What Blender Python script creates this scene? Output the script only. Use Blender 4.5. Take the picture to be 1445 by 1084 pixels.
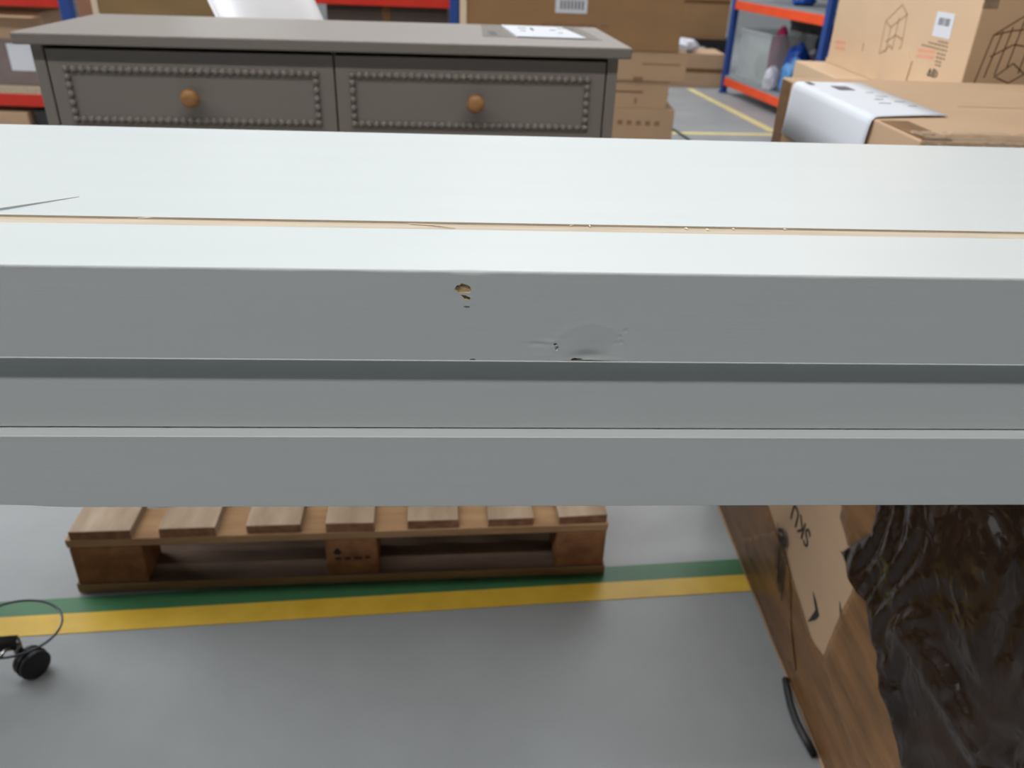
import bpy, bmesh, math, random
from mathutils import Vector, Matrix, noise
from mathutils.geometry import delaunay_2d_cdt
R = math.radians
random.seed(7)
scene = bpy.context.scene
col = scene.collection
for o in list(bpy.data.objects):
    bpy.data.objects.remove(o)

# ---------------------------------------------------------------- camera
CAM_H = 1.2
cd = bpy.data.cameras.new('camera')
cam = bpy.data.objects.new('camera', cd)
col.objects.link(cam)
cd.sensor_fit = 'HORIZONTAL'
cd.sensor_width = 36.0
cd.lens = 36.0 * 1130.0 / 1445.0
p_, r_ = R(28.8), R(2.1)
fw = Vector((0, math.cos(p_), -math.sin(p_)))
rt0 = Vector((1, 0, 0))
dn0 = Vector((0, -math.sin(p_), -math.cos(p_)))
rt = rt0 * math.cos(r_) - dn0 * math.sin(r_)
dn = rt0 * math.sin(r_) + dn0 * math.cos(r_)
m3 = Matrix((rt, -dn, -fw)).transposed()
cam.matrix_world = Matrix.Translation((0, 0, CAM_H)) @ m3.to_4x4()
cd.dof.use_dof = True
cd.dof.focus_distance = 0.46
cd.dof.aperture_fstop = 12.0
cd.clip_start = 0.01
scene.camera = cam

# ---------------------------------------------------------------- world, lights, exposure
scene.view_settings.view_transform = 'Standard'
scene.view_settings.look = 'None'
scene.view_settings.gamma = 1
scene.view_settings.use_curve_mapping = False
scene.view_settings.exposure = 0.0
w = bpy.data.worlds.new('world')
scene.world = w
w.use_nodes = True
w.node_tree.nodes['Background'].inputs[0].default_value = (0.90, 0.94, 1.0, 1)
w.node_tree.nodes['Background'].inputs[1].default_value = 0.012

def area(name, loc, target, sx, sy, power, color):
    l = bpy.data.lights.new(name, 'AREA')
    l.shape = 'RECTANGLE'; l.size = sx; l.size_y = sy
    l.energy = power; l.color = color
    o = bpy.data.objects.new(name, l); col.objects.link(o)
    o.location = loc
    o.rotation_euler = (Vector(target) - Vector(loc)).to_track_quat('-Z', 'Y').to_euler()
    return o
# one row of ceiling strip lamps behind the viewer, a roof light over the hall in front, daylight door at the left, and two added fills
area('strip_lamp_row', (-2.6, -2.1, 5.9), (-2.772, 0.6, 1.0), 12.0, 0.32, 294, (1.0, 0.985, 0.955))
area('added_stack_fill', (1.5, 2.0, 6.0), (1.5, 3.4, 0.6), 10.0, 0.34, 130, (1.0, 0.985, 0.955))  # added fill that lifts the carton stack fronts, no known lamp there
area('added_aisle_fill', (2.5, 10.5, 6.5), (2.0, 8.6, 0.0), 8.0, 4.0, 380, (0.96, 0.98, 1.0))  # added fill to brighten the far aisle floor, not a known roof light
area('roof_light', (-3.6, 6.5, 7.0), (-1.8, 4.5, 0.0), 10.0, 8.0, 500, (0.94, 0.98, 1.0))
area('daylight_door', (-9.0, 4.5, 3.0), (0.0, 2.5, 0.8), 5.0, 4.0, 640, (0.97, 0.98, 1.0))

# ---------------------------------------------------------------- materials
def lin(c):
    return tuple(((v / 255) / 12.92 if v / 255 <= .04045 else ((v / 255 + .055) / 1.055) ** 2.4) for v in c)
MATS = {}
def mat(name, rgb, rough=.6, var=.12, scale=(8, 8, 8), bump=0.0, bscale=None, metal=0, alpha=1.0, trans=0, coat=0, detail=4, rgb2=None, spec=.5):
    """noise-mottled paint / board / cloth"""
    if name in MATS: return MATS[name]
    m = bpy.data.materials.new(name); m.use_nodes = True
    nt = m.node_tree; n = nt.nodes; L = nt.links
    b = n['Principled BSDF']
    tc = n.new('ShaderNodeTexCoord')
    mp = n.new('ShaderNodeMapping'); mp.inputs['Scale'].default_value = scale
    L.new(tc.outputs['Object'], mp.inputs[0])
    nz = n.new('ShaderNodeTexNoise'); nz.inputs['Scale'].default_value = 1; nz.inputs['Detail'].default_value = detail
    nz.inputs['Roughness'].default_value = .6
    L.new(mp.outputs[0], nz.inputs['Vector'])
    cr = n.new('ShaderNodeValToRGB')
    c = lin(rgb)
    if rgb2: lo, hi = lin(rgb2), c
    else:
        lo = tuple(v * (1 - var) for v in c); hi = tuple(min(1, v * (1 + var)) for v in c)
    cr.color_ramp.elements[0].position = .32; cr.color_ramp.elements[1].position = .68
    cr.color_ramp.elements[0].color = lo + (1,); cr.color_ramp.elements[1].color = hi + (1,)
    L.new(nz.outputs[0], cr.inputs[0]); L.new(cr.outputs[0], b.inputs['Base Color'])
    b.inputs['Roughness'].default_value = rough
    b.inputs['Metallic'].default_value = metal
    b.inputs['Alpha'].default_value = alpha
    b.inputs['Transmission Weight'].default_value = trans
    b.inputs['Coat Weight'].default_value = coat
    b.inputs['Specular IOR Level'].default_value = spec
    if bump:
        mp2 = n.new('ShaderNodeMapping'); mp2.inputs['Scale'].default_value = bscale or scale
        L.new(tc.outputs['Object'], mp2.inputs[0])
        n2 = n.new('ShaderNodeTexNoise'); n2.inputs['Scale'].default_value = 1; n2.inputs['Detail'].default_value = 3
        L.new(mp2.outputs[0], n2.inputs['Vector'])
        bp = n.new('ShaderNodeBump'); bp.inputs['Strength'].default_value = bump; bp.inputs['Distance'].default_value = .002
        L.new(n2.outputs[0], bp.inputs['Height']); L.new(bp.outputs[0], b.inputs['Normal'])
    MATS[name] = m
    return m

WHITE = mat('white_satin_paint', (204, 210, 211), .42, .012, (3, 30, 60), .05, (14, 420, 420))
RAWWOOD = mat('raw_pale_wood', (200, 186, 166), .8, .12, (14, 300, 300), .3, (20, 500, 500))
CHIPWOOD = mat('bare_wood_in_chip', (198, 176, 138), .8, .2, (120, 400, 400), .5, (150, 500, 500))
TAUPE = mat('taupe_grey_paint', (136, 128, 121), .45, .03, (6, 6, 6))
KNOB = mat('turned_oak', (172, 124, 76), .45, .18, (30, 30, 160))
PAPER = mat('white_paper', (210, 214, 222), .75, .015, (6, 6, 6))
INK = mat('grey_print_ink', (96, 96, 104), .8, .1)
BLACKINK = mat('black_print_ink', (46, 38, 32), .8, .1)
FAINT = mat('faint_brown_print_ink', (176, 146, 114), .8, .08)
REDINK = mat('faint_red_print_ink', (208, 150, 122), .8, .1)
POUCH = mat('clear_document_pouch', (190, 190, 188), .18, .04, (20, 20, 20), .4, (40, 40, 40), alpha=.55)
DECK = mat('pallet_deck_wood', (178, 160, 140), .85, .2, (14, 3, 14), .3, (60, 6, 60), rgb2=(140, 118, 96))
DECKEND = mat('pallet_rough_end_wood', (142, 100, 72), .9, .2, (40, 40, 40), .4, (140, 140, 140), rgb2=(104, 70, 50))
STRING = mat('pallet_stringer_wood', (176, 142, 106), .85, .2, (4, 30, 30), .3, (8, 90, 90), rgb2=(146, 112, 80))
BLOCK = mat('pallet_block_wood', (158, 110, 74), .9, .2, (24, 24, 24), .4, (90, 90, 90), rgb2=(122, 80, 54))
CARD = mat('tan_cardboard', (180, 150, 120), .8, .05, (4, 4, 9), .08, (20, 20, 160))
CARDL = mat('light_tan_cardboard', (206, 177, 145), .8, .04, (4, 4, 9), .08, (20, 20, 160))
CARDD = mat('brown_cardboard', (150, 116, 80), .8, .06, (4, 4, 9), .08, (20, 20, 160))
CARDR = mat('red_brown_cardboard', (146, 104, 84), .8, .08, (4, 4, 9))
OLIVE = mat('olive_brown_board', (146, 118, 78), .7, .12, (3, 3, 12))
CREAM = mat('cream_edge_strip', (226, 205, 178), .7, .05)
TAPE = mat('brown_parcel_tape', (136, 98, 62), .36, .3, (40, 5, 40), .5, (60, 8, 60), alpha=.62)
FILM = mat('dark_brown_crumpled_film', (36, 25, 19), .16, .35, (9, 9, 9), spec=.3)
_nt = FILM.node_tree; _tc = _nt.nodes.new('ShaderNodeTexCoord'); _bp = None
for _sc, _st, _ds in ((16, .55, .012), (46, .35, .004)):
    _rn = _nt.nodes.new('ShaderNodeTexNoise'); _rn.noise_type = 'RIDGED_MULTIFRACTAL'; _rn.inputs['Scale'].default_value = _sc; _rn.inputs['Detail'].default_value = 2; _rn.inputs['Distortion'].default_value = .6
    _b2 = _nt.nodes.new('ShaderNodeBump'); _b2.inputs['Strength'].default_value = _st; _b2.inputs['Distance'].default_value = _ds
    _nt.links.new(_tc.outputs['Object'], _rn.inputs['Vector']); _nt.links.new(_rn.outputs[0], _b2.inputs['Height'])
    if _bp: _nt.links.new(_bp.outputs[0], _b2.inputs['Normal'])
    _bp = _b2
_nt.links.new(_bp.outputs[0], _nt.nodes['Principled BSDF'].inputs['Normal'])
FILMC = mat('clear_crumpled_tape', (176, 158, 138), .12, .2, (60, 60, 60), .9, (90, 90, 90), alpha=.5, coat=.6)
BLUE = mat('blue_rack_paint', (30, 66, 136), .45, .12, (20, 20, 20))
ORANGE = mat('orange_beam_paint', (236, 78, 24), .45, .06, (8, 8, 8))
RED = mat('red_beam_paint', (196, 38, 18), .45, .06, (8, 8, 8))
SHELF = mat('chipboard_shelf', (176, 160, 138), .8, .15, (60, 60, 60))
SHELFG = mat('grey_shelf_board', (136, 142, 146), .6, .08, (10, 10, 10))
BLACK = mat('black_rubber', (26, 25, 28), .5, .15, (30, 30, 30))
DARKSTUFF = mat('dark_charcoal_plastic', (44, 42, 42), .6, .25, (8, 8, 8))
STEEL = mat('zinc_plated_steel', (150, 148, 142), .3, .1, (40, 40, 40), metal=1)
WIRE = mat('dark_coated_wire', (38, 42, 52), .35, .1)
CLEARP = mat('clear_cloudy_plastic', (206, 214, 214), .25, .06, (12, 12, 12), .2, (30, 30, 30), alpha=.4)
FOAM = mat('white_foam_sheet', (226, 226, 230), .5, .02, (8, 8, 8), .2, (20, 20, 20))
def bag(name, rgb): return mat(name, rgb, .35, .2, (18, 18, 18), .5, (30, 30, 30))
PINKC = bag('pink_cloth', (190, 40, 96)); BLUEB = bag('royal_blue_plastic', (20, 70, 160)); LBLUE = bag('light_blue_plastic', (70, 130, 186))
WBAG = bag('white_plastic_bag', (196, 196, 206)); GREENB = bag('dark_green_cloth', (30, 52, 44)); GREYB = bag('grey_cloth', (104, 98, 96))
BROWNB = bag('brown_paper_wrap', (150, 120, 90)); SKIN = bag('pale_tan_paper', (216, 180, 150)); NAVY = bag('navy_cloth', (24, 40, 84))

# ---------------------------------------------------------------- mesh helpers
def link(name, me, parent=None, loc=None, rot=None):
    o = bpy.data.objects.new(name, me); col.objects.link(o)
    if parent: o.parent = parent
    if loc is not None: o.location = loc
    if rot is not None: o.rotation_euler = rot
    return o
def fin(name, bm, m, parent=None, smooth=False, loc=None, rot=None, recalc=True):
    if recalc: bmesh.ops.recalc_face_normals(bm, faces=bm.faces)
    me = bpy.data.meshes.new(name); bm.to_mesh(me); bm.free()
    for mm in (m if isinstance(m, (list, tuple)) else [m]): me.materials.append(mm)
    if smooth:
        for f in me.polygons: f.use_smooth = True
    return link(name, me, parent, loc, rot)
def box(bm, x0, x1, y0, y1, z0, z1, bev=0.0, jit=0.0):
    j = lambda: random.uniform(-jit, jit) if jit else 0
    vs = [bm.verts.new((x + j(), y + j(), z + j())) for x in (x0, x1) for y in (y0, y1) for z in (z0, z1)]
    fs = []
    for q in ((0, 1, 3, 2), (4, 6, 7, 5), (0, 4, 5, 1), (2, 3, 7, 6), (0, 2, 6, 4), (1, 5, 7, 3)):
        fs.append(bm.faces.new([vs[i] for i in q]))
    if bev:
        es = set(e for f in fs for e in f.edges)
        bmesh.ops.bevel(bm, geom=list(es), offset=bev, segments=2, affect='EDGES', profile=.5)
def bx(name, d, m, parent=None, bev=0.0, jit=0.0, **k):
    bm = bmesh.new(); box(bm, *d, bev=bev, jit=jit)
    return fin(name, bm, m, parent, **k)
def tube(bm, pts, r, n=8, closed=False):
    pts = [Vector(p) for p in pts]; rings = []
    N = len(pts)
    for i, p in enumerate(pts):
        a = pts[(i - 1) % N] if (closed or i > 0) else p
        b = pts[(i + 1) % N] if (closed or i < N - 1) else p
        t = (b - a).normalized()
        u = t.cross(Vector((0, 0, 1)))
        if u.length < 1e-3: u = t.cross(Vector((1, 0, 0)))
        u.normalize(); v = t.cross(u)
        rr = r[i] if isinstance(r, (list, tuple)) else r
        rings.append([bm.verts.new(p + (u * math.cos(k * 2 * math.pi / n) + v * math.sin(k * 2 * math.pi / n)) * rr) for k in range(n)])
    for i in range(N if closed else N - 1):
        A, B = rings[i], rings[(i + 1) % N]
        for k in range(n):
            bm.faces.new((A[k], A[(k + 1) % n], B[(k + 1) % n], B[k]))
    if not closed:
        bm.faces.new(rings[0]); bm.faces.new(rings[-1][::-1])
def lathe(bm, prof, n=20, mtx=None):
    mtx = mtx or Matrix.Identity(4); rings = []
    for r, z in prof:
        rings.append([bm.verts.new(mtx @ Vector((r * math.cos(k * 2 * math.pi / n), r * math.sin(k * 2 * math.pi / n), z))) for k in range(n)])
    for A, B in zip(rings, rings[1:]):
        for k in range(n): bm.faces.new((A[k], A[(k + 1) % n], B[(k + 1) % n], B[k]))
    bm.faces.new(rings[0][::-1]); bm.faces.new(rings[-1])
def prism(bm, poly, mtx, t):
    """polygon poly (2D) in the xy plane of mtx, thickness t along its z"""
    a = [bm.verts.new(mtx @ Vector((x, y, 0))) for x, y in poly]
    b = [bm.verts.new(mtx @ Vector((x, y, t))) for x, y in poly]
    bm.faces.new(a[::-1]); bm.faces.new(b)
    n = len(poly)
    for i in range(n): bm.faces.new((a[i], a[(i + 1) % n], b[(i + 1) % n], b[i]))
def strokes(bm, lines, mtx, wd, t=.0006):
    for pts in lines:
        for (x0, y0), (x1, y1) in zip(pts, pts[1:]):
            d = Vector((x1 - x0, y1 - y0)); l = d.length
            if l < 1e-6: continue
            d /= l; nn = Vector((-d.y, d.x)) * wd / 2
            prism(bm, [(x0 - nn.x, y0 - nn.y), (x1 - nn.x, y1 - nn.y), (x1 + nn.x, y1 + nn.y), (x0 + nn.x, y0 + nn.y)], mtx, t)
def stroke_parts(name, items, mtx, m, parent, t=.0004):
    for pts, wd in items:
        bm = bmesh.new(); strokes(bm, [pts], mtx, wd, t); fin(name, bm, m, parent)
def basis(o, x, y):
    x = Vector(x).normalized(); y = Vector(y).normalized(); z = x.cross(y)
    m = Matrix((x, y, z)).transposed().to_4x4()
    return Matrix.Translation(o) @ m
def tag(o, label=None, cat=None, group=None, kind=None):
    if label: o['label'] = label
    if cat: o['category'] = cat
    if group: o['group'] = group
    if kind: o['kind'] = kind
    return o
def thing(name, label, cat, loc=(0, 0, 0), rz=0.0, group=None):
    o = bpy.data.objects.new(name, None); col.objects.link(o)
    o.location = loc; o.rotation_euler = (0, 0, rz); o.empty_display_size = .1
    return tag(o, label, cat, group)
def blob(name, loc, size, m, seed, label, cat, amp=.25, freq=2.2, group=None, flat=True):
    """crumpled bag or cloth resting with its base at loc"""
    bm = bmesh.new(); bmesh.ops.create_icosphere(bm, subdivisions=4, radius=1)
    for v in bm.verts:
        p = v.co * freq + Vector((seed * 3.1, seed, 0))
        k = 1 + amp * (noise.noise(p) + .6 * abs(noise.noise(p * 2.3)) + .3 * abs(noise.noise(p * 5)))
        v.co = v.co * k
        if flat and v.co.z < -.75: v.co.z = -.75 + (v.co.z + .75) * .1
    zm = min(v.co.z for v in bm.verts)
    for v in bm.verts: v.co = Vector((v.co.x * size[0], v.co.y * size[1], (v.co.z - zm) * size[2]))
    o = fin(name, bm, m, None, smooth=True, loc=loc)
    return tag(o, label, cat, group)

# ---------------------------------------------------------------- setting
def concrete():
    m = mat('grey_painted_concrete', (156, 160, 162), .34, .05, (1.6, 1.6, 1.6), .05, (60, 60, 60), rgb2=(140, 143, 145), detail=8)
    nt = m.node_tree; n = nt.nodes; L = nt.links
    tc = n.new('ShaderNodeTexCoord')
    nz = n.new('ShaderNodeTexNoise'); nz.inputs['Scale'].default_value = 6; nz.inputs['Detail'].default_value = 8
    mr = n.new('ShaderNodeMapRange'); mr.inputs['To Min'].default_value = .26; mr.inputs['To Max'].default_value = .52
    L.new(tc.outputs['Object'], nz.inputs['Vector']); L.new(nz.outputs[0], mr.inputs[0]); L.new(mr.outputs[0], n['Principled BSDF'].inputs['Roughness'])
    return m
tag(bx('floor', (-9, 9, -5, 14, -.1, 0), concrete()), kind='structure')
tag(bx('wall_back', (-9, 9, 14, 14.2, 0, 7), mat('pale_grey_wall_cladding', (150, 152, 154), .6, .05)), kind='structure')
YEL = mat('worn_yellow_floor_paint', (222, 184, 62), .42, .08, (12, 12, 12), rgb2=(206, 166, 44))
GRN = mat('green_floor_paint', (56, 110, 72), .42, .1, (12, 12, 12))
def floor_mark(name, a0, a1, b1, b0, m, label=None):
    bm = bmesh.new()
    prism(bm, [a0, a1, b1, b0], Matrix.Identity(4), .0012)
    o = fin(name, bm, m)
    return tag(o, label, 'floor marking', kind=None)
d8 = Vector((.991, .139, 0))
floor_mark('green_floor_line', (-3.0, .915), (2.2, 1.632), (2.2, 1.5752), (-3.0, .8780), GRN, 'green painted floor line running under the wooden pallet').location.z = .0
floor_mark('yellow_floor_line', (-3.0, .8778), (2.2, 1.5750), (2.2, 1.529), (-3.0, .817), YEL, 'yellow painted floor line beside the green line before the pallet')
PALEY = mat('faded_pale_yellow_floor_paint', (222, 206, 140), .5, .06, (12, 12, 12))
floor_mark('aisle_line', (1.612, 8.376), (1.67, 8.385), (1.97, 6.37), (1.90, 6.33), PALEY, 'pale yellow aisle line slanting toward the orange rack')
floor_mark('aisle_cross_line', (1.10, 6.12), (2.1, 6.21), (2.1, 6.29), (1.10, 6.20), PALEY, 'pale yellow floor line crossing the aisle behind the white table')

# ---------------------------------------------------------------- the white table in front
TB = thing('console_table', 'long white painted wooden table with a bare groove and chipped front edge', 'table', (-.002, .421, 0), R(3.65))
HX = 1.22                                        # half length
xs = sorted(set([-HX, -.9, -.6] + [-.42 + .84 * i / 210 for i in range(211)] + [.6, .9, HX]))
def rr_(x):                                      # worn round-over along the upper front edge
    r = .0016 + .0006 * noise.noise(Vector((x * 26, 3, 0))) + .0004 * noise.noise(Vector((x * 120, 1, 0)))
    r += .0012 * math.exp(-((x + .024) / .012) ** 2) * (1 if x > -.034 else .3)
    return max(.0009, r)
G0, G1, GD = .0725, .0880, .0013
ZT, ZB = 1.04, .9833
bm = bmesh.new()
rows = []
for x in xs:
    r = rr_(x)
    prof = [(0, ZT - r)] + [(r - r * math.cos(a), ZT - r + r * math.sin(a)) for a in (R(22), R(45), R(68))] + [(r, ZT), (G0, ZT), (G0, ZT - GD), (G1, ZT - GD), (G1, ZT), (.36 - .0015, ZT), (.36, ZT - .0015), (.36, ZB), (.0, ZB), (-.0004, ZB + .0003), (-.0004, ZB + .0006), (0, ZB + .0011)]
    rows.append([bm.verts.new((x, y, z)) for y, z in prof])
for A, B in zip(rows, rows[1:]):
    for k in range(len(A) - 1):
        if k in (5, 6, 7): continue             # the groove is lined separately
        f = bm.faces.new((A[k], B[k], B[k + 1], A[k + 1])); f.smooth = k < 4
for rw in (rows[0], rows[-1]):
    bm.faces.new(rw)
# front face with its chips and the shallow dent
holes = {
 'chip': ([(-.0324, 1.0291), (-.0316, 1.0302), (-.0312, 1.0313), (-.0296, 1.0316), (-.0281, 1.0327), (-.0262, 1.0321), (-.0237, 1.0309), (-.0231, 1.0294), (-.0229, 1.028), (-.0238, 1.0268), (-.0249, 1.0266), (-.0271, 1.0268), (-.0296, 1.0266), (-.0312, 1.0279)], .0014),
 'chip_small': ([(-.0287, 1.0256), (-.0262, 1.0255), (-.0248, 1.0247), (-.0232, 1.0239), (-.0236, 1.0224), (-.0252, 1.0226), (-.0268, 1.0232)], .0012),
 'nick': ([(-.0272, 1.0184), (-.026, 1.0191), (-.024, 1.0188), (-.0236, 1.0178), (-.0258, 1.0174)], .0011),
 'pit': ([(.0254, .9957), (.0268, .9962), (.0279, .9952), (.0268, .9943), (.0258, .9946)], .0012),
 'pit2': ([(.0266, .9934), (.0278, .9942), (.0287, .9934), (.0284, .9914), (.0274, .9906), (.0268, .9918)], .0012),
 'edge_chip': ([(.0362, .9846), (.0372, .9855), (.0388, .9859), (.0402, .9855), (.0422, .9853), (.0438, .9847), (.0400, .9845)], .0018),
 'edge_nick': ([(-.0238, .9846), (-.0228, .9852), (-.0208, .9853), (-.0196, .9846)], .0016)}
def dent(x, z):
    d = .0016 * math.exp(-((x - .0465) / .0095) ** 2 - ((z - .9868) / .0036) ** 2) + .0007 * math.exp(-((x - .052) / .014) ** 2 - ((z - .992) / .009) ** 2)
    d += .0005 * math.exp(-((x - .0165) / .005) ** 2 - ((z - .9953) / .0009) ** 2)
    d -= .0004 * math.exp(-((x - .0225) / .004) ** 2 - ((z - .9967) / .0009) ** 2)
    rdist = math.hypot(x - .047, (z - .985) * 1.05)
    d -= .00012 * math.exp(-((rdist - .0245) / .0022) ** 2)
    for cx, cz in ((.064, 1.0005), (.0655, .9965), (.0672, 1.004), (.062, .996), (-.0462, 1.0205), (-.163, 1.021), (.11, 1.008), (-.215, .998)):
        d += .0005 * math.exp(-((x - cx) / .0008) ** 2 - ((z - cz) / .0006) ** 2)
    return d
pts, edges = [], []
def ring(poly):
    s = len(pts); pts.extend(Vector(q) for q in poly)
    k = len(poly); edges.extend((s + i, s + (i + 1) % k) for i in range(k))
ring([(x, ZT - rr_(x)) for x in xs] + [(x, ZB + .0011) for x in reversed(xs)])
for h, _ in holes.values(): ring(h)
for i in range(72):
    for j in range(30):
        pts.append(Vector((.004 + i * .00105 + .0002 * (j % 2), .9852 + j * .00095)))
vco, _, fcs, *_r = delaunay_2d_cdt(pts, edges, [], 1, 1e-7)
def inside(q, poly):
    c = False; n = len(poly)
    for i in range(n):
        (x0, y0), (x1, y1) = poly[i], poly[(i + 1) % n]
        if (y0 > q[1]) != (y1 > q[1]) and q[0] < (x1 - x0) * (q[1] - y0) / (y1 - y0) + x0: c = not c
    return c
vv = [bm.verts.new((v.x, dent(v.x, v.y), v.y)) for v in vco]
for f in fcs:
    c = sum((vco[i] for i in f), Vector((0, 0))) / len(f)
    if any(inside(c, h) for h, _ in holes.values()): continue
    try:
        ff = bm.faces.new([vv[i] for i in f]); ff.smooth = True
    except ValueError: pass
bmesh.ops.delete(bm, geom=[v for v in bm.verts if not v.link_faces], context='VERTS')
slab = fin('tabletop', bm, WHITE, TB, recalc=True)
# the front face must look out towards -y
me = slab.data
for nm_, (h, dp) in holes.items():
    bm = bmesh.new()
    cx = sum(q[0] for q in h) / len(h); cz = sum(q[1] for q in h) / len(h)
    a = [bm.verts.new((x, dent(x, z), z)) for x, z in h]
    b = [bm.verts.new((cx + (x - cx) * .93, dp * (.7 + .5 * random.random()), cz + (z - cz) * .93)) for x, z in h]
    c = bm.verts.new((cx, dp * .8, cz)); n = len(h)
    for i in range(n):
        bm.faces.new((a[i], a[(i + 1) % n], b[(i + 1) % n], b[i])); bm.faces.new((b[i], b[(i + 1) % n], c))
    o = fin('paint_chip', bm, WHITE if nm_ in ('nick', 'pit', 'pit2') else (mat('dark_bare_board', (104, 80, 60), .85, .2, (200, 200, 200)) if nm_.startswith('edge') else CHIPWOOD), TB)
    if nm_ == 'chip': o['label'] = 'bare wood showing in the largest paint chip'
bm = bmesh.new()
gr = [[bm.verts.new((x, y, z)) for y, z in ((G0, ZT), (G0, ZT - GD), (G1, ZT - GD), (G1, ZT))] for x in xs]
for A, B in zip(gr, gr[1:]):
    for k in range(3): bm.faces.new((A[k], B[k], B[k + 1], A[k + 1]))
go = fin('groove', bm, RAWWOOD, TB, recalc=True); go['label'] = 'bare pale wood groove along the top'
# frayed fibres in the groove
for x, y, dx, dy in ((-.063, .0862, .030, -.0085), (.0545, .0885, .0006, -.0035), (.0415, .0872, .003, .001), (.118, .0865, .0012, -.003), (.132, .0850, .001, -.003), (.150, .0865, .0008, -.002), (.185, .088, .001, -.002), (-.235, .088, .012, .0006)):
    bm = bmesh.new(); tube(bm, [(x, y, ZT - .001), (x + dx * .5, y + dy * .35, ZT - .0006), (x + dx, y + dy, ZT - .0005)], [.0005, .0006, .0003], 5)
    fin('wood_fibre', bm, mat('pale_splinter_wood', (236, 226, 208), .7, .05), TB)
# lifted sliver of the top layer at the left
bm = bmesh.new()
prism(bm, [(-.43, .073 + .0), (-.3238, .0963), (-.2883, .1296), (-.300, .1285), (-.3362, .1225), (-.45, .118)], Matrix.Translation((0, 0, ZT)), .0014)
for v in bm.verts:
    if v.co.z > ZT + .0005: v.co.z = ZT + .0003 + .0016 * min(1, max(0, (-.286 - v.co.x) / .05))
for v in bm.verts:
    if v.co.y < .0895: v.co.y = .0895
bmesh.ops.remove_doubles(bm, verts=bm.verts, dist=1e-6)
o = fin('lifted_sliver', bm, WHITE, TB); o['label'] = 'lifted pointed sliver of the painted top'
# recessed apron, lower rail, ends, legs
RY, LY = .0080, -.001
bx('apron', (-HX + .06, HX - .06, RY, RY + .02, .9327, ZB), WHITE, TB)
for s in (-1, 1):
    xx = sorted((s * (HX - .05), s * (HX - .07)))
    bx('end_apron', (xx[0], xx[1], RY + .02, .32, .87, ZB), WHITE, TB)
bx('back_apron', (-HX + .06, HX - .06, .31, .33, .87, ZB), WHITE, TB)
bm = bmesh.new()
xl = [-HX + .06, -.9, -.6] + [-.45 + .01 * i for i in range(26)] + [0, .2, .4, .7, HX - .06]
def zb(x):                                       # shallow hollow cut in the lower edge at the left
    if x > -.272: return .8774
    t = (-.272 - x) / .045
    return .8774 + .0020 * (min(1, t) ** 2 * (3 - 2 * min(1, t)))
rw = []
for x in xl:
    z = zb(x)
    pr = [(LY, z + .0008), (LY, .9309), (LY + .0006, .9314), (RY + .012, .9317), (RY + .012, z), (LY + .0008, z)]
    rw.append([bm.verts.new((x, y, q)) for y, q in pr])
for A, B in zip(rw, rw[1:]):
    for k in range(6): bm.faces.new((A[k], B[k], B[(k + 1) % 6], A[(k + 1) % 6]))
bm.faces.new(rw[0]); bm.faces.new(rw[-1])
fin('lower_rail', bm, WHITE, TB)
for sx in (-1, 1):
    for y0 in (.022, .285):
        bm = bmesh.new()
        cx, cy = sx * (HX - .055), y0 + .027
        sec = [(0, .019), (.55, .024), (.80, .027), (ZB, .027)]
        rg = [[bm.verts.new((cx + a * h, cy + b * h, z)) for a, b in ((-1, -1), (1, -1), (1, 1), (-1, 1))] for z, h in sec]
        for A, B in zip(rg, rg[1:]):
            for k in range(4): bm.faces.new((A[k], A[(k + 1) % 4], B[(k + 1) % 4], B[k]))
        bm.faces.new(rg[0]); bm.faces.new(rg[-1])
        fin('leg', bm, WHITE, TB)

# ---------------------------------------------------------------- wooden pallet under the chest
PH = .160
PL = thing('wooden_pallet', 'worn wooden block pallet standing on the green floor line', 'pallet', (-.872, 1.22, 0), R(6.1))
PD = 1.0
for y0 in (0.0, .42, .845):
    bm = bmesh.new(); box(bm, -.002, 1.094, y0, y0 + .15, .0015, .024, bev=.002, jit=.001)
    bmesh.ops.recalc_face_normals(bm, faces=bm.faces)
    for f in bm.faces: f.material_index = 1 if f.normal.z > .7 else 0  # upward faces take the darker wood
    fin('bottom_board', bm, [STRING, mat('darker_board_wood', (112, 92, 78), .9, .25, (5, 30, 30), .3, (8, 90, 90))], PL)
for i, (x0, x1) in enumerate(((.002, .141), (.503, .608), (.984, 1.090))):
    for y0 in (.003, .452, .905):
        b = bx('block', (x0, x1, y0, y0 + .092, .024, .118), BLOCK, PL, bev=.003, jit=.001)
        if i == 1 and y0 < .1:
            bm = bmesh.new(); M = basis((.503, .0025, .03), (1, 0, 0), (0, 0, 1))
            strokes(bm, [[(.018, .052), (.024, .064), (.030, .052), (.018, .052)], [(.018, .038), (.030, .038)], [(.038, .038), (.050, .038)], [(.056, .038), (.074, .038)], [(.080, .039), (.090, .039)]], M, .006, .0006)
            fin('branding_mark', bm, BLACKINK, b)
for y0 in (.0, .45, .90):
    bx('stringer_board', (.0, 1.092, y0 + .001, y0 + .10, .118, .138), STRING, PL, bev=.002, jit=.001)
bx('added_back_bar', (.001, 1.091, .9975, 1.03, .0015, .118), BLOCK, PL, bev=.002)  # added bar that keeps bright floor from showing through the pallet openings
for x0, x1 in ((.011, .129), (.182, .291), (.35, .459), (.509, .606), (.673, .778), (.837, .933), (.986, 1.088)):
    bm = bmesh.new(); box(bm, x0, x1, random.uniform(.0005, .004), PD, .138, PH, bev=.002, jit=.0015)
    bmesh.ops.recalc_face_normals(bm, faces=bm.faces)
    for f in bm.faces:
        if f.normal.y < -.7: f.material_index = 1
    fin('deck_board', bm, [DECK, DECKEND], PL)

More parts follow.
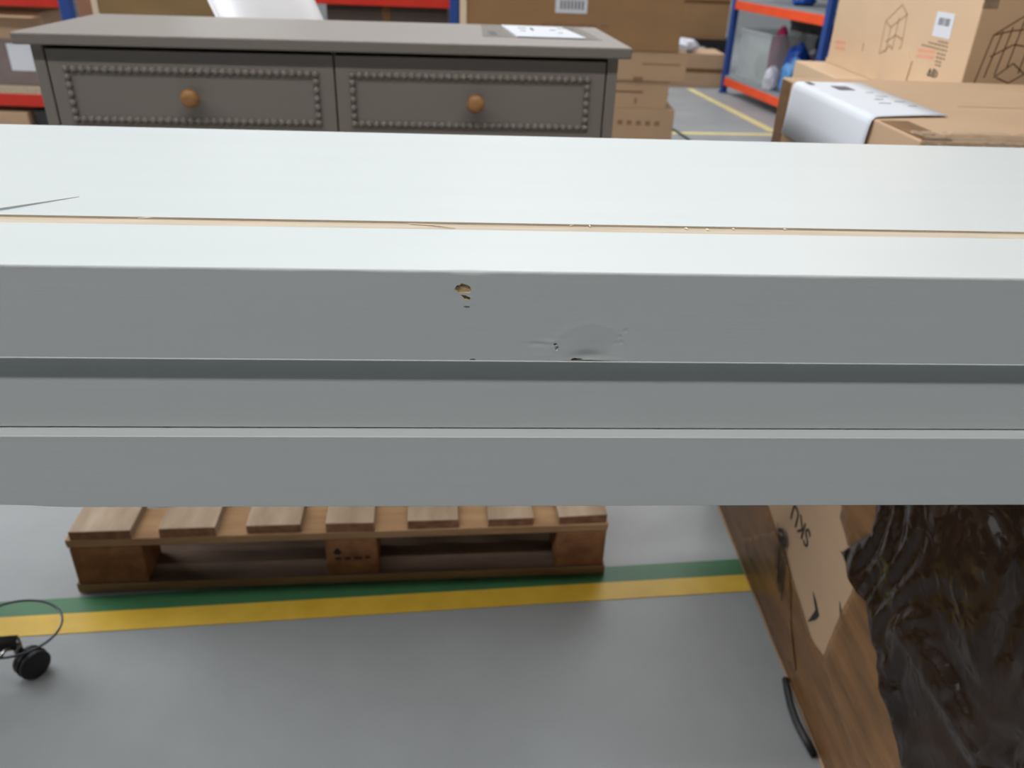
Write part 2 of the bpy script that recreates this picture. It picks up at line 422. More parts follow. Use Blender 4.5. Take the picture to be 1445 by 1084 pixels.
# ---------------------------------------------------------------- taupe chest of drawers
DR = thing('chest_of_drawers', 'taupe grey chest of drawers with bobbin trim and round wooden knobs', 'chest of drawers', (-.883, 1.475, PH + .0015), R(5.45))
Z = lambda z: z - PH - .0015
W_, D_ = 1.086, .40
bx('top', (0, W_, 0, D_, Z(1.0205), Z(1.04)), TAUPE, DR, bev=.003)
FR = .022
for x0, x1 in ((.020, .040), (1.046, 1.066)):
    bx('side_panel', (x0, x1, FR - .001, D_ - .01, 0, Z(1.0205)), TAUPE, DR, bev=.0015)
bx('back_panel', (.040, 1.046, D_ - .03, D_ - .012, 0, Z(1.0205)), TAUPE, DR)
bx('divider', (.5385, .5475, FR + .006, D_ - .03, Z(.44), Z(1.0205)), mat('dark_taupe_gap', (84, 77, 72), .6, .05), DR)
bx('plinth', (.040, 1.046, FR + .01, D_ - .03, 0, .06), TAUPE, DR)
def bead_strip(bm, a, b, r):
    a, b = Vector(a), Vector(b); L_ = (b - a).length; n = max(2, round(L_ / (r * 2.05)))
    for i in range(n + 1):
        bmesh.ops.create_uvsphere(bm, u_segments=10, v_segments=6, radius=r, matrix=Matrix.Translation(a.lerp(b, i / n)))
    tube(bm, [a, b], r * .45, 6)
for row, (z0, z1) in enumerate(((.846, 1.013), (.655, .842), (.445, .651), (.232, .441))):
    z0 = max(z0, PH + .065)
    for x0, x1, kx in ((.0425, .5415, .285), (.5445, 1.0435, .800)):
        dr = bx('drawer', (x0, x1, FR, FR + .32, Z(z0), Z(z1)), TAUPE, DR, bev=.0015)
        if row == 0: t0, t1 = .8935, .980
        else: t0, t1 = z0 + .045, z1 - .035
        l, r = x0 + .030, x1 - .033
        y = FR - .001
        for a, b in (((l, y, Z(t1)), (r, y, Z(t1))), ((l, y, Z(t0)), (r, y, Z(t0))), ((l, y, Z(t0) + .0135), (l, y, Z(t1) - .0135)), ((r, y, Z(t0) + .0135), (r, y, Z(t1) - .0135))):
            bm = bmesh.new(); bead_strip(bm, a, b, .0067); fin('bobbin_trim', bm, TAUPE, dr, smooth=True)
        bm = bmesh.new()
        M = basis((kx, FR, Z((t0 + t1) / 2)), (1, 0, 0), (0, 0, 1))
        lathe(bm, [(.0085, 0), (.0070, .006), (.0075, .010), (.0125, .013), (.0160, .018), (.0166, .023), (.0150, .028), (.0105, .0315), (.004, .033)], 24, M)
        fin('knob', bm, KNOB, dr, smooth=True)['label'] = 'round turned wooden knob'
# pouch with a white sheet lying on the chest
DP = thing('document_pouch', 'clear document pouch with a white sheet on the taupe chest', 'document', (-.883, 1.475, 1.0401), R(5.45))
def sheet(name, poly, m, parent, t, z=0, curl=.0, seed=1):
    bm = bmesh.new(); prism(bm, poly, Matrix.Translation((0, 0, z)), t)
    return fin(name, bm, m, parent)
sheet('pouch', [(.818, .135), (1.050, .120), (1.040, .375), (.825, .385)], POUCH, DP, .0012, .0)
pp = sheet('paper_sheet', [(.885, .130), (1.020, .125), (1.000, .350), (.870, .365)], PAPER, DP, .0016, .0014)
M = Matrix.Translation((0, 0, .0030))
for x, y, l, wd in ((.90, .30, .018, .010), (.90, .24, .012, .008), (.925, .28, .006, .05), (.965, .27, .012, .012), (.985, .31, .035, .010), (.975, .21, .01, .008)):
    stroke_parts('print', [([(x, y), (x + l, y)], wd)], M, INK, pp)
bm = bmesh.new(); strokes(bm, [[(.838, .23), (.842, .17)]], Matrix.Translation((0, 0, .0012)), .014, .0006); fin('dark_sticker', bm, INK, DP)

# ---------------------------------------------------------------- taped cartons at the right
CA = R(-2.3)                                      # carton frame: +x to the right, -y towards the viewer
CX, CY = .516, 1.70
LC = thing('taped_carton', 'large brown carton wrapped in dark crumpled film, standing under the white table', 'carton', (CX, CY, 0), R(2.3))
# local: left face is x=0, near end y=-1.25
def carton_mesh(name, d, m, parent, seam=True, bulge=.0):
    bm = bmesh.new(); x0, x1, y0, y1, z0, z1 = d
    box(bm, *d, bev=.003)
    return fin(name, bm, m, parent)
CW, CL, CH = .52, 1.25, .80
carton_mesh('carton_body', (0, CW, -CL, 0, 0, CH), CARD, LC)
bx('bottom_flap_edge', (-.0035, -.0002, -CL, 0, .001, .006), CARD, LC)
LF = basis((0, 0, 0), (0, -1, 0), (0, 0, 1))     # (s, z) on the left face; normal = -x
def patch(name, poly, m, parent, seed, amp, freq, step=.02, off=.003, ridge=True, edge=True):
    """crumpled sheet with its own thickness covering polygon poly (s, z) on the left face"""
    P = [Vector(q) for q in poly]; E = [(i, (i + 1) % len(P)) for i in range(len(P))]
    # refine the outline
    Q = []
    for a, b in zip(P, P[1:] + P[:1]):
        k = max(1, int((b - a).length / step))
        for i in range(k):
            q = a.lerp(b, i / k)
            if i and edge: q = q + Vector((noise.noise(Vector((q.x * 30, q.y * 30, seed))), noise.noise(Vector((q.x * 30, q.y * 30, seed + 9))))) * .004
            Q.append(q)
    E = [(i, (i + 1) % len(Q)) for i in range(len(Q))]; n0 = len(Q)
    x0, x1 = min(q.x for q in Q), max(q.x for q in Q); y0, y1 = min(q.y for q in Q), max(q.y for q in Q)
    pl = [tuple(q) for q in Q]; x = x0
    while x < x1:
        y = y0
        while y < y1:
            q = (x + random.uniform(-.3, .3) * step, y + random.uniform(-.3, .3) * step)
            if inside(q, pl): Q.append(Vector(q))
            y += step
        x += step
    vc, _, fc, *_z = delaunay_2d_cdt(Q, E, [], 1, 1e-6)
    bm = bmesh.new(); vs = []
    for v in vc:
        p = Vector((v.x, v.y, seed)) * freq
        w1 = Vector((noise.noise(p * .7 + Vector((5, 0, 0))), noise.noise(p * .7 + Vector((0, 7, 0))), 0)) * .9
        n1 = noise.noise(p + w1); n2 = noise.noise(p * 2.6 + w1 * 2)
        if ridge:                                 # sharp folds in several directions
            h = 0
            for k in range(5):
                an = 1.9 + seed + k * 2.4; q = p + w1 * (.8 + .3 * k)
                t = (q.x * math.cos(an) + q.y * math.sin(an)) * (.45 + .42 * k) + k * .37
                h += abs((t % 1) - .5) * 2 / (1 + .75 * k) * (.35 + .65 * abs(noise.noise(q * .9 + Vector((k * 7, 0, 0)))) * 2)
            h = h * .6
        else: h = max(-.6, n1 + .4 * n2)
        vs.append(bm.verts.new(LF @ Vector((v.x, v.y, off + amp * h))))
    for f in fc:
        bm.faces.new([vs[i] for i in f])
    o = fin(name, bm, m, parent, smooth=True, recalc=False)
    # outward normals (-x)
    me = o.data
    if sum(f.normal.x for f in me.polygons) > 0: me.flip_normals()
    sm = o.modifiers.new('thickness', 'SOLIDIFY'); sm.thickness = .0006; sm.offset = -1
    return o
patch('tape_strip', [(.02, .004), (.02, .19), (.30, .205), (.384, .214), (.559, .176), (.671, .147), (.731, .161), (.80, .142), (.905, .118), (1.24, .10), (1.24, .004)], TAPE, LC, 1, .0016, 7, .02, .002, ridge=False)
patch('tape_strip', [(.30, .06), (.45, .205), (.50, .198), (.545, .182), (.60, .10), (.66, .05), (.60, .02)], TAPE, LC, 4, .002, 12, .016, .0045, ridge=False)
patch('tape_strip', [(.757, .365), (.743, .27), (.731, .161), (.905, .118), (1.24, .10), (1.24, .40), (1.011, .30), (.86, .375)], TAPE, LC, 2, .004, 10, .012, .005)
patch('tape_strip', [(.60, .42), (.653, .42), (.655, .401), (.703, .380), (.785, .465), (.84, .58), (.70, .60)], TAPE, LC, 3, .001, 8, .02, .003, ridge=False)
patch('dark_film', [(.71, .376), (.757, .372), (.82, .372), (.86, .352), (.93, .30), (1.011, .262), (1.24, .14), (1.245, .79), (.74, .79), (.755, .56), (.78, .47)], FILM, LC, 6, .020, 7.5, .0075, .011)['label'] = 'dark brown crumpled shiny film'
# print, tears and scratches on the bare board
fc = bpy.data.curves.new('sku_text', 'FONT'); fc.body = 'SKU'; fc.size = .052; fc.extrude = .0004
to = bpy.data.objects.new('tmp', fc); col.objects.link(to)
dg = bpy.context.evaluated_depsgraph_get(); dg.update()
tm = bpy.data.meshes.new_from_object(to.evaluated_get(dg)); bpy.data.objects.remove(to)
tm.materials.clear(); tm.materials.append(BLACKINK)
TM = LF @ Matrix.Translation((.578, .302, .0008)) @ Matrix.Rotation(R(180), 4, 'Z')
tm.transform(TM)
link('printed_letters', tm, LC)
bm = bmesh.new()
for k in range(9):
    a = .45 + .009 * k
    strokes(bm, [[(a, .222 - .004 * k + random.uniform(-.006, .006)), (a + .02 + random.uniform(-.006, .01), .155 - .004 * k + random.uniform(-.02, .01))]], LF @ Matrix.Translation((0, 0, .0052)), random.uniform(.0015, .004), .0004)
strokes(bm, [[(.462, .218), (.478, .228), (.498, .226), (.505, .212), (.470, .206), (.495, .222)]], LF @ Matrix.Translation((0, 0, .0056)), .008, .0004)
fin('scuff_mark', bm, BLACKINK, LC)
for poly in ([(.635, .222), (.655, .216), (.676, .204), (.668, .186), (.646, .160), (.655, .186), (.660, .202), (.648, .210)], [(.722, .282), (.733, .274), (.747, .272), (.746, .262), (.734, .264)]):
    bm = bmesh.new(); prism(bm, poly, LF @ Matrix.Translation((0, 0, .0004)), .0006); fin('board_tear', bm, BLACK, LC)
# flatter carton lying on its far half
UC = thing('flat_carton', 'flat tan carton with a folded white sheet, on the film-wrapped carton', 'carton', (CX, CY, CH), R(2.3))
UH = .985 - CH
carton_mesh('carton_body', (0, .66, -.585, 0, 0, UH), CARD, UC)
bm = bmesh.new()
# crumpled clear tape along the near upper edge
N1, N2 = 70, 9
g = []
for i in range(N1):
    rowv = []
    for j in range(N2):
        x = .006 + .648 * i / (N1 - 1); t = j / (N2 - 1) * .09 - .04
        k = .0022 * (1 + noise.noise(Vector((x * 60, t * 90, 3)))) + .0015 * abs(noise.noise(Vector((x * 160, t * 200, 8))))
        if t < 0: q = (x, -.585 - k - .0005, UH + t)
        else: q = (x, -.585 + t, UH + k + .0005)
        rowv.append(bm.verts.new(q))
    g.append(rowv)
for A, B in zip(g, g[1:]):
    for j in range(N2 - 1): bm.faces.new((A[j], B[j], B[j + 1], A[j + 1]))
fin('crumpled_tape', bm, FILMC, UC)
bm = bmesh.new(); LU = LF
prism(bm, [(.004, .004), (.055, .004), (.055, UH - .003), (.004, UH - .003)], LU @ Matrix.Translation((0, 0, .0004)), .0008); fin('tape_strip', bm, TAPE, UC)
bm = bmesh.new(); prism(bm, [(.003, -.583), (.045, -.583), (.045, -.45), (.003, -.45)], Matrix.Translation((0, 0, UH + .0004)), .0008); fin('tape_strip', bm, TAPE, UC)
bx('flap_joint', (.20, .655, -.30, -.2965, UH - .0004, UH + .0003), CARDD, UC)
# white folded sheet over the left edge
FS = thing('folded_sheet', 'white printed sheet folded over the edge of the flat carton', 'paper', (CX, CY, .985 + .0012), R(2.3))
bm = bmesh.new()
prof = [(.128, .0006), (.09, .0012), (.05, .0008), (.012, .0006), (.002, .0002), (-.0035, -.004), (-.005, -.012), (-.0055, -.05), (-.006, -.095)]
ys0 = [-.074, -.076, -.077, -.078, -.078, -.078, -.078, -.075, -.068]
ys1 = [-.405, -.412, -.420, -.430, -.434, -.436, -.436, -.430, -.420]
g = []
for i in range(25):
    t = i / 24
    g.append([bm.verts.new((x, ys0[k] + (ys1[k] - ys0[k]) * t, z + .0006 * (1 + noise.noise(Vector((t * 6, k * .4, 2)))) * (1 if k < 5 else 0))) for k, (x, z) in enumerate(prof)])
for A, B in zip(g, g[1:]):
    for k in range(len(prof) - 1): bm.faces.new((A[k], B[k], B[k + 1], A[k + 1]))
so = fin('sheet', bm, PAPER, FS, smooth=True); sm = so.modifiers.new('thickness', 'SOLIDIFY'); sm.thickness = .0005; sm.offset = 1
M = Matrix.Translation((0, 0, .0026))
for x, y, l, wd in ((.045, -.155, .03, .045), (.012, -.105, .01, .03), (.085, -.20, .012, .003), (.085, -.24, .020, .003), (.095, -.29, .018, .003), (.10, -.33, .014, .003), (.07, -.27, .015, .003), (.06, -.31, .02, .003)):
    stroke_parts('print', [([(x, y), (x + l, y)], wd)], M, INK, FS, .0003)
# cartons behind
BC = thing('base_carton', 'tan carton lying below the tall printed carton', 'carton', (.83, 1.78, 0))
carton_mesh('carton_body', (0, .95, 0, .86, 0, .915), CARDL, BC)
bx('tape_strip', (.0, .95, .40, .45, .9152, .9158), TAPE, BC)
bm = bmesh.new(); prism(bm, [(.02, .36), (.035, .31), (.028, .30), (.05, .26), (.04, .27), (.022, .32)], Matrix.Translation((0, 0, .9152)), .0006); fin('board_tear', bm, BLACKINK, BC)
TC = thing('tall_printed_carton', 'tall tan carton with a barcode label and printed cabinet drawing', 'carton', (.922, 1.80, .9160))
carton_mesh('carton_body', (0, .70, 0, .83, 0, .95), CARDL, TC)
LT = basis((0, 0, 0), (0, -1, 0), (0, 0, 1))    # (s, z) on its left face
FT = basis((0, 0, 0), (1, 0, 0), (0, 0, 1))     # (x, z) on its front face
up = lambda t: Matrix.Translation((0, 0, t))
bm = bmesh.new(); prism(bm, [(-.186, .132), (-.100, .132), (-.104, .182), (-.188, .182)], LT, .0008)
lb = fin('barcode_label', bm, PAPER, TC); lb['label'] = 'white barcode label'
bm = bmesh.new()
for k in range(9): strokes(bm, [[(-.170 + .0062 * k, .156), (-.170 + .0062 * k, .171)]], LT @ up(.0008), random.choice((.0022, .0036, .0046)), .0003)
fin('barcode', bm, INK, lb)
bm = bmesh.new()
strokes(bm, [[(-.45, .035), (-.46, .141), (-.384, .184), (-.343, .165), (-.332, .095), (-.36, .07)], [(-.46, .141), (-.42, .13), (-.343, .165)], [(-.42, .13), (-.415, .04)], [(-.384, .155), (-.380, .075)], [(-.45, .035), (-.40, .06), (-.352, .085)], [(-.44, .06), (-.40, .09), (-.36, .075)], [(-.43, .095), (-.38, .115), (-.338, .11)], [(-.47, .05), (-.43, .075)]], LT, .0045)
fin('printed_drawing', bm, FAINT, TC)
stroke_parts('red_print', [([(-.79, .060), (-.705, .064)], .009), ([(-.78, .045), (-.70, .049)], .009), ([(-.236, .096), (-.150, .101)], .007), ([(-.238, .084), (-.152, .089)], .007)], LT, REDINK, TC)
bm = bmesh.new()
PINK_ = mat('brown_print_ink', (128, 104, 82), .8, .1)
rowsT = [(-.150, -.100, .124), (-.196, -.100, .117), (-.225, -.098, .109), (-.140, -.100, .100), (-.140, -.098, .092), (-.138, -.104, .084), (-.135, -.100, .077)]
for a, b, z in rowsT:
    x = a
    while x < b - .006:
        l = random.uniform(.008, .016); stroke_parts('printed_word', [([(x, z), (min(b, x + l), z)], .0035)], LT, PINK_, TC); x += l + .004
stroke_parts('printed_word', [([(-.57, .058), (-.572, .078)], .004)], LT, PINK_, TC)
bm = bmesh.new()
strokes(bm, [[(-.160, .052), (-.152, .066), (-.144, .052), (-.160, .052)], [(-.138, .052), (-.138, .066), (-.126, .066), (-.126, .052), (-.138, .052)], [(-.138, .059), (-.126, .059)], [(-.120, .052), (-.112, .058), (-.120, .066)], [(-.158, .058), (-.146, .060)]], LT, .0035)
fin('handling_symbols', bm, BLACKINK, TC)
bm = bmesh.new()
strokes(bm, [[(.020, .0), (.038, .151), (.105, .200), (.30, .20)], [(.055, .159), (.044, .069)], [(.073, .168), (.064, .075)], [(.092, .180), (.085, .09)], [(.12, .19), (.112, .08)], [(.064, .07), (.096, .099), (.125, .079), (.098, .06), (.07, .07)], [(.038, .151), (.07, .16), (.14, .17)], [(.125, .079), (.16, .11)], [(.044, .11), (.085, .135), (.13, .13)]], FT, .0028)
fin('printed_drawing', bm, mat('dark_brown_print_ink', (120, 92, 68), .8, .1), TC)
bm = bmesh.new(); prism(bm, [(-.83, .0), (-.83, .012), (-.45, .062), (-.36, .085), (-.29, .088), (-.25, .07), (-.26, .0)], LT, .003)
fin('loose_flap', bm, CARDL, TC)
bx('clear_tape', (-.001, .03, -.0009, .0, .20, .26), FILMC, TC)
# black cable poking out beside the film-wrapped carton
bm = bmesh.new()
tube(bm, [(.5335, 1.06, .007), (.529, 1.03, .007), (.526, 1.0, .007), (.5265, .965, .007), (.531, .935, .007), (.537, .90, .007)], .0065, 8)
tag(fin('cable', bm, BLACK, None, smooth=True), 'black cable curving out from under the film-wrapped carton', 'cable')

# ---------------------------------------------------------------- wheeled base with a hoop at the lower left
WB = thing('wheeled_stool', 'black castor base with a thin dark hoop at the left edge', 'stool', (-1.102, .935, 0), 0)
bm = bmesh.new(); lathe(bm, [(.034, .07), (.038, .075), (.036, .125), (.02, .13), (.02, .50)], 20); fin('column', bm, BLACK, WB, smooth=True)
bm = bmesh.new(); lathe(bm, [(.02, .50), (.16, .502), (.172, .52), (.172, .555), (.16, .572), (.02, .575)], 36); fin('seat', bm, BLACK, WB, smooth=True)
for k in range(5):
    a = R(20 + 72 * k); dx, dy = math.cos(a), math.sin(a)
    bm = bmesh.new(); tube(bm, [(dx * .02, dy * .02, .095), (dx * .16, dy * .16, .086), (dx * .247, dy * .247, .074)], [.018, .016, .013], 10); fin('base_arm', bm, BLACK, WB, smooth=True)
    cx, cy = dx * .245, dy * .245
    bm = bmesh.new(); tube(bm, [(cx, cy, .045), (cx, cy, .080)], .008, 12); st = fin('castor_stem', bm, STEEL, WB, smooth=True)
    wx, wy = cx + .018, cy - .002
    ax = Vector((.86, -.51, 0)).normalized(); tv = Vector((.51, .86, 0)).normalized()
    for s in (-1, 1):
        bm = bmesh.new()
        M = basis(Vector((wx, wy, .0275)) + ax * (.004 if s > 0 else -.016), tv, (0, 0, 1))
        if M.to_3x3().col[2].dot(ax) < 0: M = M @ Matrix.Translation((0, 0, -.012))
        lathe(bm, [(.020, 0), (.0265, .0015), (.0275, .004), (.0275, .009), (.0262, .0108), (.020, .012)], 24, M)
        fin('castor_wheel', bm, BLACK, st, smooth=False)
    bm = bmesh.new(); c = Vector((wx, wy, .0275))
    M = basis(c - ax * .0035, tv, (0, 0, 1))
    lathe(bm, [(.017, 0), (.0285, .001), (.0285, .006), (.017, .007)], 16, M); fin('castor_hood', bm, BLACK, st)
bm = bmesh.new()
tube(bm, [(.218 + .082 * math.cos(t * 2 * math.pi / 40), .104 + .066 * math.sin(t * 2 * math.pi / 40), .088 + .004 * math.sin(t * 2 * math.pi / 40)) for t in range(40)], .0022, 8, closed=True)
fin('hoop', bm, WIRE, WB, smooth=True)['label'] = 'thin dark wire hoop'
bm = bmesh.new(); tube(bm, [(.230, .080, .070), (.230, .054, .0850), (.232, .040, .0860)], .003, 6); fin('hoop_clip', bm, STEEL, WB, smooth=True)

# ---------------------------------------------------------------- racks
def rack(name, label, loc, rz, length, depth, beams, mbeam, h=2.4, shelf_t=.02, msh=SHELF, bh=.072):
    t = thing(name, label, 'rack', loc, rz, 'blue shelving racks')
    for x in (0, length):
        for y in (0, depth):
            u = bm = bmesh.new()
            box(bm, x - .032, x + .032, y - .025, y + .025, .004, h, bev=.003)
            up_ = fin('upright', bm, BLUE, t)
            bx('foot_plate', (x - .045, x + .045, y - .04, y + .04, .0, .004), BLUE, up_)
    for zt in beams:
        for y in (0, depth):
            bx('beam', (.033, length - .033, y - .02, y + .02, zt - bh, zt), mbeam, t, bev=.004)
        bx('shelf_board', (.034, length - .034, -.015, depth + .015, zt, zt + shelf_t), msh, t)
    return t
# right: runs away from the viewer; local +x points to the near end, local +y to the right
ra = math.atan2(-.985, .171)
RR = rack('shelving_rack', 'blue and orange shelving rack holding bags and a clear crate', (1.945, 8.228, 0), ra, 1.735, .75, (.142, .808, 1.45), ORANGE, msh=SHELFG)
def RW(x, y, z):                                  # rack-local to world
    c, s = math.cos(ra), math.sin(ra); return (1.945 + c * x - s * y, 8.228 + s * x + c * y, z)
SZ = .1622
CR = thing('clear_crate', 'clear cloudy plastic crate on the low orange shelf', 'crate', RW(.10, .06, SZ), ra)
cx, cy, ch = .62, .42, .40
bx('crate_base', (0, cx, 0, cy, 0, .006), CLEARP, CR)
for d in ((0, cx, 0, .006), (0, cx, cy - .006, cy), (0, .006, .006, cy - .006), (cx - .006, cx, .006, cy - .006)):
    bx('crate_wall', d + (.006, ch), CLEARP, CR)
for d in ((-.012, cx + .012, -.012, .008), (-.012, cx + .012, cy - .008, cy + .012), (-.012, .008, .008, cy - .008), (cx - .008, cx + .012, .008, cy - .008)):
    bx('crate_rim', d + (ch, ch + .022), CLEARP, CR, bev=.003)
def rb(name, x, y, z, s, m, seed, label, cat, **k):
    return blob(name, RW(x, y, z), s, m, seed, label, cat, **k)
rb('cloth_bundle', .23, .26, SZ + .008, (.07, .09, .12), GREYB, 1, 'grey crumpled cloth inside the clear crate', 'cloth')
rb('pink_cloth', .50, .26, SZ + .008, (.085, .1, .24), PINKC, 2, 'pink cloth sticking up from the clear crate', 'cloth')
rb('blue_bag', .92, .24, SZ, (.10, .10, .20), BLUEB, 3, 'royal blue plastic bag beside the clear crate', 'bag', group='blue bags on the low shelf')
rb('light_blue_bag', 1.17, .10, SZ, (.10, .10, .15), LBLUE, 4, 'light blue plastic bag at the front of the low shelf', 'bag')
rb('blue_bag', 1.16, .40, SZ, (.11, .09, .21), BLUEB, 9, 'royal blue plastic bag behind the light blue bag', 'bag', group='blue bags on the low shelf')
rb('white_bag', .84, .42, SZ, (.07, .07, .17), WBAG, 5, 'white plastic bag behind the royal blue bag', 'bag')
rb('tan_parcel', 1.41, .20, SZ, (.07, .07, .11), SKIN, 6, 'pale tan paper parcel near the rack upright', 'parcel', amp=.1)
for x0, x1, lb_ in ((.05, .80, 'dark charcoal box at the back of the low shelf behind the clear crate'), (.84, 1.54, 'dark charcoal box at the back of the low shelf behind the blue bags')):
    b = thing('dark_box', lb_, 'box', RW(x0, .55, SZ + .0004), ra, 'dark boxes on the low shelf')
    bx('box_body', (0, x1 - x0, 0, .17, 0, .46), DARKSTUFF, b, bev=.006); bx('box_lid', (-.006, x1 - x0 + .006, -.006, .176, .46, .50), DARKSTUFF, b, bev=.004)
rb('blue_bundle', .95, .18, .8285, (.09, .07, .05), BLUEB, 10, 'small blue bundle on the grey upper shelf', 'bundle')
rb('white_bundle', .90, .04, SZ, (.07, .05, .10), WBAG, 12, 'white crumpled bag at the shelf edge by the crate', 'bag')
b = thing('narrow_carton', 'narrow tan carton standing at the near end of the orange rack', 'carton', RW(1.60, .30, SZ), ra); carton_mesh('carton_body', (-.06, .06, -.10, .12, 0, .50), CARD, b)
bx('tape_strip', (-.0605, .0605, -.02, .02, .4995, .5006), TAPE, b)
# left: faces the viewer
LR = rack('shelving_rack', 'blue and red shelving rack left of the taupe chest', (-4.40, 5.0, 0), 0, 1.78, .70, (.318, .868, 1.5), RED, shelf_t=.036)
z1 = .3546
b = thing('mauve_carton', 'dull mauve carton with a white label on the red rack', 'carton', (-3.05, 5.05, z1)); carton_mesh('carton_body', (-.14, .20, 0, .3, 0, .26), mat('mauve_grey_card', (122, 108, 106), .8, .1), b)
bx('label_sheet', (-.005, .145, -.002, 0, .085, .235), PAPER, b)
b = thing('brown_carton', 'brown carton on the red rack shelf at the left edge', 'carton', (-3.50, 5.06, z1)); carton_mesh('carton_body', (-.30, .27, 0, .4, 0, .22), CARDD, b)
bx('tape_strip', (-.30, .27, -.001, 0, .10, .15), TAPE, b)
b = thing('long_carton', 'tan open carton on top of the mauve one', 'carton', (-3.05, 5.05, z1 + .26)); carton_mesh('carton_body', (-.20, .24, 0, .34, 0, .15), CARD, b); bx('flap', (-.20, .24, -.09, .0, .125, .130), CARDL, b)
b = thing('carton', 'small tan carton on the floor under the red rack', 'carton', (-3.13, 5.0, 0)); carton_mesh('carton_body', (-.25, .14, -.02, .3, 0, .21), CARD, b); bx('tape_strip', (-.25, .14, -.021, -.02, .09, .13), TAPE, b)
b = thing('dark_crate', 'black crate on the floor under the red rack', 'crate', (-2.82, 5.3, 0))
bx('crate_base', (-.14, .14, -.3, .2, 0, .02), DARKSTUFF, b)
for d in ((-.14, .14, -.3, -.28), (-.14, .14, .18, .2), (-.14, -.12, -.28, .18), (.12, .14, -.28, .18)): bx('crate_wall', d + (.02, .22), DARKSTUFF, b)
# rack in the middle distance
MR = rack('shelving_rack', 'blue and red shelving rack behind the taupe chest, right of the white foam', (-2.35, 7.0, 0), 0, 1.78, .70, (.34, .805, 1.5), RED)
b = thing('dark_carton', 'dark brown carton on the red rack behind the chest', 'carton', (-1.25, 7.06, .3602)); carton_mesh('carton_body', (-.35, .62, 0, .5, 0, .42), mat('dark_brown_card', (70, 58, 50), .8, .1), b); bx('tape_strip', (.10, .16, -.001, 0, 0, .42), TAPE, b)

# ---------------------------------------------------------------- things standing behind the chest
b = thing('olive_carton', 'wide olive brown carton with a cream edge strip standing behind the chest', 'carton', (-1.56, 3.2, 0), R(2)); carton_mesh('carton_body', (0, .665, 0, .25, 0, 1.30), OLIVE, b); bx('edge_strip', (-.022, -.001, -.004, .25, 0, 1.30), CREAM, b); bx('corner_tape', (.60, .662, -.002, 0, 0, 1.3), CARDR, b)
b = thing('red_brown_carton', 'red brown carton between the blue upright and the olive carton', 'carton', (-1.86, 3.75, 0), 0); carton_mesh('carton_body', (-.06, .30, 0, .3, 0, 1.3), CARDR, b); bx('tape_strip', (.10, .15, -.001, 0, 0, 1.3), TAPE, b)
# white foam roll leaning against the olive carton
FO = thing('foam_roll', 'thick white foam roll leaning behind the chest of drawers', 'foam roll', (-.42, 2.62, 0), 0)
bm = bmesh.new()
pr = []
for k in range(90):                               # spiral section
    a = k / 90 * 2 * math.pi * 3; pr.append((.06 + .12 * k / 90, a))
A0, A1 = Vector((0, .0, .14)), Vector((-.62, .34, 1.36))
ax = (A1 - A0).normalized(); ux = ax.cross(Vector((0, 1, 0))).normalized(); uy = ax.cross(ux)
ra_, rb2 = [], []
for r, a in pr:
    d = ux * (r * math.cos(a)) + uy * (r * math.sin(a)); ra_.append(bm.verts.new(A0 + d)); rb2.append(bm.verts.new(A1 + d))
for i in range(len(pr) - 1): bm.faces.new((ra_[i], ra_[i + 1], rb2[i + 1], rb2[i]))
fo = fin('foam_sheet', bm, FOAM, FO, smooth=True); sm = fo.modifiers.new('thickness', 'SOLIDIFY'); sm.thickness = .012
bx('white_post', (-.40, -.355, .40, .46, 0, 1.5), mat('white_plastic_profile', (206, 200, 200), .5, .04), FO)

# stacked cartons right of the chest
def carton(name, label, loc, d, m, rz=0.0, marks=None, group=None):
    b = thing(name, label, 'carton', loc, rz, group); carton_mesh('carton_body', d, m, b)
    if marks == 'tape':
        bx('tape_strip', (d[0], d[1], d[2] - .0008, d[2], (d[4] + d[5]) / 2 - .02, (d[4] + d[5]) / 2 + .02), TAPE, b)
    elif marks:
        bm = bmesh.new(); F = basis((0, d[2], 0), (1, 0, 0), (0, 0, 1))
        for x, z, l, wd in marks: strokes(bm, [[(x, z), (x + l, z)]], F, wd, .0008)
        fin('printed_marks', bm, mat('brown_carton_print', (136, 106, 78), .8, .1), b)
    return b
carton('carton', 'lowest tan carton of the stack beside the chest, marked with a printed row', (.0, 4.5, 0), (-.1, .822, 0, .5, 0, .444), CARD, marks=[(.52 + .05 * k, .37, .026, .022) for k in range(5)], group='cartons stacked beside the chest')
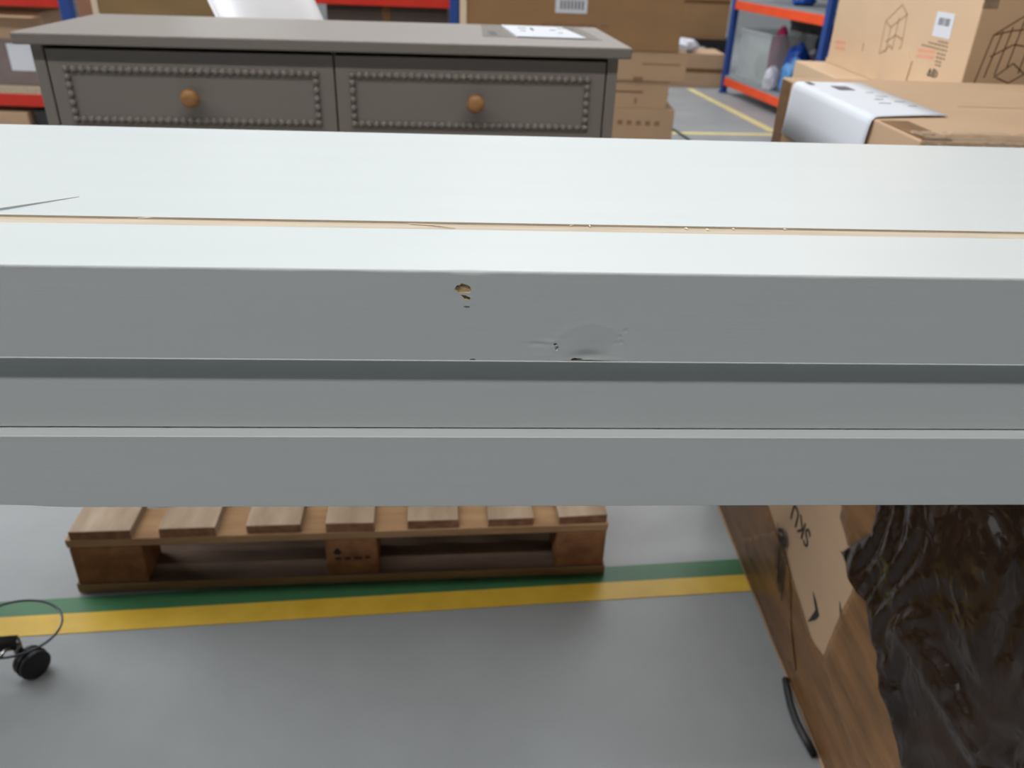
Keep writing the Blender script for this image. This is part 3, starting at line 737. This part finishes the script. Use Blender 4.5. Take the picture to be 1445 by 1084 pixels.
carton('carton', 'second tan carton up in the stack beside the chest', (.0, 4.5, .444), (-.1, .775, 0, .5, 0, .142), CARD, marks=[(.48, .085, .16, .012), (.60, .04, .01, .03)], group='cartons stacked beside the chest')
carton('long_carton', 'long tan carton third up in the stack beside the chest', (.0, 4.5, .586), (-.3, .852, -.01, .5, 0, .146), CARD, marks=[(.62, .085, .2, .006), (.58, .01, .05, .02)], group='cartons stacked beside the chest')
BG = carton('big_carton', 'biggest brown carton with a white label, topmost of the stack behind the chest', (.0, 4.5, .732), (-.30, .80, -.015, .5, 0, .80), CARDD, marks=[(.085 + .06 * k, .112, .045, .014) for k in range(6)] + [(.24, .045, .11, .06)], group='cartons stacked beside the chest')
bx('cream_edge', (-.335, -.3005, -.02, .5, -.0, .8), CREAM, BG)
lb = bx('label', (.150, .312, -.0165, -.015, .167, .27), PAPER, BG)
bm = bmesh.new(); strokes(bm, [[(.18 + .018 * k, .185), (.18 + .018 * k, .225)] for k in range(7)], basis((0, -.0165, 0), (1, 0, 0), (0, 0, 1)), .009, .0006); fin('barcode', bm, INK, lb)
# far end of the aisle
c_far = carton('far_carton', 'low tan carton on the floor at the far end of the aisle', (1.40, 8.5, 0), (0, .58, 0, .5, 0, .31), CARD, marks='tape')
blob('white_film', (1.56, 8.62, .31), (.16, .10, .07), WBAG, 21, 'crumpled white film on the far low carton', 'film')
b = thing('black_pallet', 'black plastic pallet beneath the far brown carton', 'pallet', (1.30, 9.6, 0))
bx('deck', (0, 1.0, 0, .8, .27, .34), BLACK, b)
for x in (0, .42, .86): 
    for y in (0, .33, .66): bx('block', (x, x + .14, y, y + .14, 0, .27), BLACK, b)
carton('far_brown_carton', 'brown carton on the black pallet at the far end of the aisle', (1.36, 9.65, .34), (0, .86, 0, .6, 0, .75), CARDD, marks='tape')
# floor lead by the stacked cartons
bm = bmesh.new(); tube(bm, [(1.02, 6.7, .008), (1.09, 6.45, .008), (1.16, 6.2, .008), (1.20, 5.95, .008), (1.24, 5.5, .008)], .008, 6)
tag(fin('floor_cable', bm, WIRE, None, smooth=True), 'thin dark cable on the aisle floor by the carton stack', 'cable')
